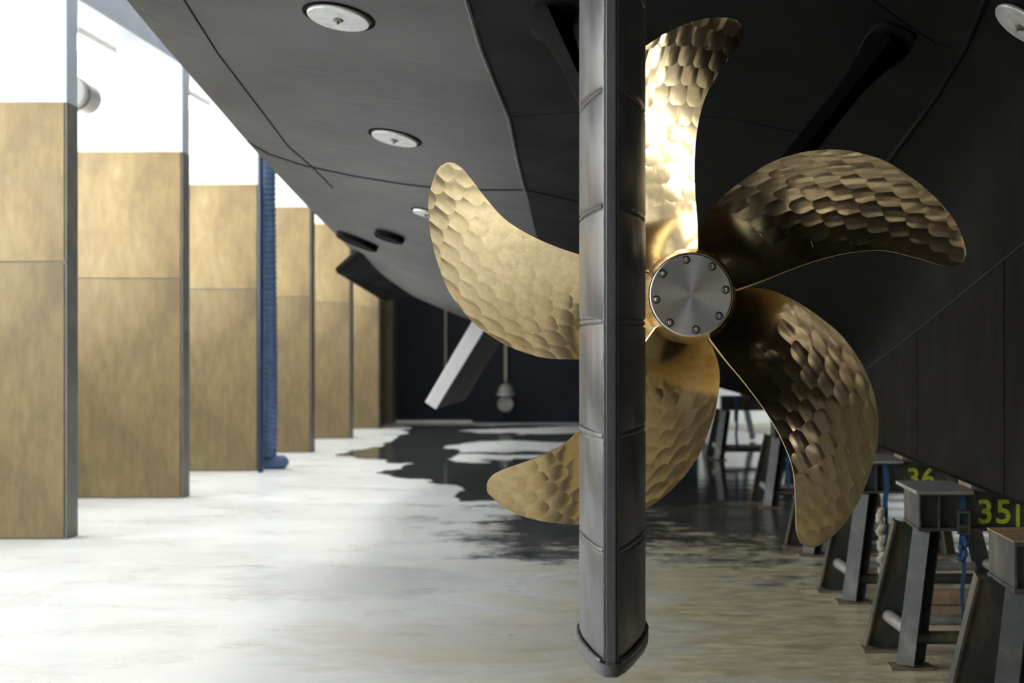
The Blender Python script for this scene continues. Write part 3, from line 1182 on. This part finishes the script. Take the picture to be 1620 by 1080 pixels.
# ------------------------------------------------------------------ trestles under the keel
def hbeam_leg(p0, p1, w_, dpt, rot, tf=0.012):
    """H section from p0 (foot) to p1 (top); flanges w_ wide, dpt apart, turned by rot about its axis"""
    p0, p1 = Vector(p0), Vector(p1)
    d = (p1 - p0)
    L = d.length
    q = d.normalized().to_track_quat('Z', 'Y')
    M = Matrix.Translation(p0) @ q.to_matrix().to_4x4() @ Matrix.Rotation(rot, 4, 'Z')
    b = MB()
    b.box(-w_ / 2, w_ / 2, -dpt / 2, -dpt / 2 + tf, 0, L, M=M)
    b.box(-w_ / 2, w_ / 2, dpt / 2 - tf, dpt / 2, 0, L, M=M)
    b.box(-tf / 2, tf / 2, -dpt / 2 + tf, dpt / 2 - tf, 0, L, M=M)
    return b


def leg_rot(p0, p1, rot):
    """turn so that the flange normal points along rot measured from -Y"""
    d = (Vector(p1) - Vector(p0)).normalized()
    q = d.to_track_quat('Z', 'Y')
    want = Vector((-math.sin(rot), -math.cos(rot), 0))
    want = (want - d * want.dot(d)).normalized()
    l = q.inverted() @ want
    return math.atan2(l.x, -l.y)


def make_trestle(num=None, plate=True, rust=False):
    t = thing('trestle', (2.02, 0, 0), 'x', 'trestle', 'steel trestles under the keel')
    hx = 0.49
    b = MB()
    b.box(-hx, hx, 0.0, 0.50, 0.895, 0.912)
    b.box(-hx, hx, 0.0, 0.50, 0.712, 0.729)
    b.box(-hx + 0.02, hx - 0.02, 0.06, 0.075, 0.729, 0.895)
    b.box(-hx + 0.02, hx - 0.02, 0.425, 0.44, 0.729, 0.895)
    for x in (-hx + 0.004, -0.385, 0.385, hx - 0.016):
        b.box(x, x + 0.012, 0.01, 0.49, 0.729, 0.895)
    b.build('header_beam', M_STAND, t, bevel=0.002)
    if rust:
        MB().box(-hx - 0.002, hx, -0.003, 0.5, 0.912, 0.917).build('rusty_top_strip', M_RUST, t)
    if plate:
        MB().box(-hx - 0.03, -hx + 0.27, -0.10, 0.56, 0.9125, 0.932).build('bearing_plate', M_PIPE, t, bevel=0.003)
    MB().box(-0.20, 0.20, 0.08, 0.42, 0.9125, 0.954).build('keel_block', M_WOOD, t)
    legs = [((-0.53, 0.02, 0.012), (-0.43, 0.10, 0.712), 0.62, 0.10, 0.13), ((-0.60, 0.52, 0.012), (-0.46, 0.40, 0.712), 1.62, 0.10, 0.20),
            ((0.53, 0.02, 0.012), (0.43, 0.10, 0.712), -0.62, 0.10, 0.13), ((0.46, 0.56, 0.012), (0.26, 0.42, 0.712), 0.0, 0.10, 0.13)]
    for (p0, p1, rt, w_, dp) in legs:
        lg = hbeam_leg(p0, p1, w_, dp, leg_rot(p0, p1, rt)).build('leg', M_STAND, t)
        MB().box(p0[0] - 0.11, p0[0] + 0.11, p0[1] - 0.09, p0[1] + 0.09, 0.0, 0.014).build('base_plate', M_BASE, lg, bevel=0.002)
    MB().tube([(-0.575, 0.46, 0.20), (-0.51, 0.05, 0.17)], 0.035, 20).build('side_pipe', M_PIPE, t, True)
    MB().tube([(-0.50, 0.06, 0.15), (0.50, 0.06, 0.15)], 0.035, 20).build('cross_pipe', M_STAND, t, True)
    MB().tube([(-0.56, 0.50, 0.17), (0.45, 0.52, 0.17)], 0.03, 20).build('cross_pipe', M_PIPE, t, True)
    MB().tube([(0.43, 0.50, 0.20), (0.50, 0.06, 0.17)], 0.035, 20).build('side_pipe', M_PIPE, t, True)
    if num:
        cu = bpy.data.curves.new('painted_number', 'FONT')
        cu.body = num
        cu.size = 0.175
        cu.align_x = 'LEFT'
        cu.space_character = 1.1
        cu.offset = 0.003
        cu.extrude = 0.0006
        cu.materials.append(M_YEL)
        tmp = bpy.data.objects.new('tmp_text', cu)
        COL.objects.link(tmp)
        bpy.context.view_layer.update()
        me = bpy.data.meshes.new_from_object(tmp.evaluated_get(bpy.context.evaluated_depsgraph_get()))
        bpy.data.objects.remove(tmp)
        bpy.data.curves.remove(cu)
        o = bpy.data.objects.new('painted_number', me)
        COL.objects.link(o)
        o.parent = t
        o.location = (-0.175, 0.0575, 0.750)
        o.rotation_euler = (math.pi / 2, 0, 0)
    return t


tr = [(6.70, 0.0, None, False, True, 'steel trestle nearest the camera with a rusty top edge, cut by the frame'),
      (8.88, 0.0, '35|', True, False, 'steel trestle marked 35 in yellow paint, with a steel plate on top'),
      (11.10, 0.0, '36', True, False, 'steel trestle marked 36 in yellow paint, behind the one marked 35'),
      (13.55, 0.0, None, False, False, 'dark steel trestle mostly hidden behind the lowest propeller blade tip'),
      (17.45, 0.0, None, False, False, 'dark steel trestle standing left of the lower right propeller blade'),
      (24.4, -0.14, None, False, False, 'farthest steel trestle, standing against the bright far end of hall')]
TR = []
for (y, dx, num, pl, ru, lab) in tr:
    t = make_trestle(num, pl, ru)
    t.location = (2.02 + dx, y, 0)
    t['label'] = lab
    TR.append(t)


# blue ratchet straps hung over the trestles
def strap(x, y, ztop, zbot, label, buckle=True, w_=0.034):
    t = thing('ratchet_strap', (x, y, zbot), label, 'strap', 'blue ratchet straps on the trestles')
    L = ztop - zbot
    b = MB()
    n_ = 16
    v = []
    for i in range(n_ + 1):
        z = L * i / n_
        wx = 0.006 * math.sin(i * 1.1)
        ww = w_ / 2 * (1 if i > n_ * 0.55 else 0.62)
        v += [(wx - ww, -0.003, z), (wx + ww, -0.003, z), (wx + ww, 0.0, z), (wx - ww, 0.0, z)]
    f = []
    for i in range(n_):
        for k in range(4):
            f.append((i * 4 + k, i * 4 + (k + 1) % 4, i * 4 + 4 + (k + 1) % 4, i * 4 + 4 + k))
    f += [(3, 2, 1, 0), tuple(n_ * 4 + k for k in range(4))]
    b.add(v, f)
    b.box(-w_ / 2, w_ / 2, -0.003, 0.2, L, L + 0.003)
    b.build('webbing', M_STRAP, t)
    if buckle:
        zb = L * 0.80
        q = MB()
        q.box(-0.032, -0.024, -0.03, -0.004, zb - 0.07, zb + 0.05)
        q.box(0.024, 0.032, -0.03, -0.004, zb - 0.07, zb + 0.05)
        q.tube([(-0.03, -0.02, zb + 0.045), (0.03, -0.02, zb + 0.045)], 0.009, 10)
        q.tube([(-0.03, -0.02, zb - 0.03), (0.03, -0.02, zb - 0.03)], 0.012, 10)
        q.tube([(-0.03, -0.02, zb - 0.065), (0.03, -0.02, zb - 0.065)], 0.006, 10)
        q.build('ratchet_buckle', M_BOLT, t)
        q = MB()
        q.tube([(0.016 * math.sin(a * 2.3) - 0.002 * a, -0.016 - 0.006 * math.cos(a * 3), L * 0.66 - 0.02 * a + 0.016 * math.cos(a * 2.3)) for a in [i * 0.25 for i in range(24)]], 0.014, 8)
        q.build('strap_knot', M_STRAP, t, True)
    return t


strap(1.765, 8.90, 0.914, 0.19, 'blue ratchet strap with metal buckle hanging from the trestle marked 35')
strap(1.70, 11.10, 0.914, 0.19, 'blue ratchet strap hanging from the trestle marked 36 beside a pale rope', False)
strap(1.67, 17.45, 0.914, 0.19, 'blue strap on the dark trestle left of the lower right blade', False, 0.05)
strap(1.60, 24.40, 0.914, 0.19, 'blue strap on the farthest trestle by the bright hall end', True, 0.06)
rp = MB()
pts = [(1.655 + 0.012 * math.sin(i * 0.9) + 0.0006 * i, 11.06, 0.62 - 0.0125 * i) for i in range(38)]
rp.tube(pts, 0.02, 8, rs=[0.024 + 0.006 * math.sin(i * 2.2) for i in range(38)])
tag(rp.build('rope_hank', M_ROPE, None, True), 'hank of pale rope hanging on the trestle marked 36', 'rope')

# timbers lying between trestles
for k, (x0, x1, y0, z0, lab) in enumerate([(1.60, 2.45, 10.45, 0.0, 'lower timber baulk lying on the floor behind the trestle marked 35'),
                                           (1.66, 2.5, 10.47, 0.085, 'upper timber baulk stacked on another behind the trestle marked 35')]):
    o = MB().box(x0, x1, y0, y0 + 0.16, z0, z0 + 0.08).build('timber_baulk', M_WOOD, bevel=0.004)
    tag(o, lab, 'timber', 'timber baulks behind the marked trestle')

# ------------------------------------------------------------------ hoist blocks hanging before the end wall
def hook_block(x, y, z, label, ball=True):
    t = thing('hanging_hook_block' if ball else 'hanging_rope', (x, y, z), label, 'hook block' if ball else 'rope')
    MB().tube([(0, 0, 0.28), (0, 0, 12 - z)], 0.03, 8).build('rope', M_ROPE, t, True)
    if ball:
        MB().tube([(0, 0, 0.12), (0, 0, 0.30)], 0.018, 8).build('shank', M_PIPE, t, True)
        MB().lathe([(0.165, 0.0), (0.165, 0.04), (0.15, 0.11), (0.10, 0.18), (0.03, 0.21)], 28).build('dome_cover', M_PIPE, t, True, 40)
        MB().lathe([(0.185, -0.045), (0.185, 0.0)], 28).build('rim_plate', M_ANODE, t, True, 40)
        MB().lathe([(0.06, -0.05), (0.155, -0.05), (0.17, -0.03), (0.17, 0.03), (0.155, 0.05), (0.06, 0.05)], 28, M=Matrix.Translation((0, 0, -0.215)) @ Matrix.Rotation(math.pi / 2, 4, 'X')).build('sheave', M_PIPE, t, True, 40)
    return t


p = W(800, 622, 35.3)
hook_block(p.x, p.y, p.z, 'grey hook block with round sheave hanging before the navy end wall')
p = W(705, 600, 35.3)
t = thing('hanging_rope', (p.x, p.y, p.z), 'thin pale rope hanging before the navy wall behind the pale fin', 'rope')
MB().tube([(0, 0, 0), (0, 0, 12 - p.z)], 0.025, 8).build('rope_strand', M_ROPE, t, True)

# pale steel frames and boards stored at the far end, seen under the hull
for (px, w_, hgt, lean, lab) in ((1192, 0.10, 0.75, -0.22, 'pale steel prop leaning right of the farthest trestle'),
                                 (1112, 0.12, 0.7, 0.18, 'pale steel prop leaning left of the farthest trestle')):
    x, y = on_floor(px, 697)
    M = Matrix.Translation((x, y, 0)) @ Matrix.Rotation(lean, 4, 'Y')
    o = MB().box(-w_ / 2, w_ / 2, 0, 0.1, 0.03, hgt, M=M).build('steel_prop', M_LEG, bevel=0.004)
    tag(o, lab, 'prop')
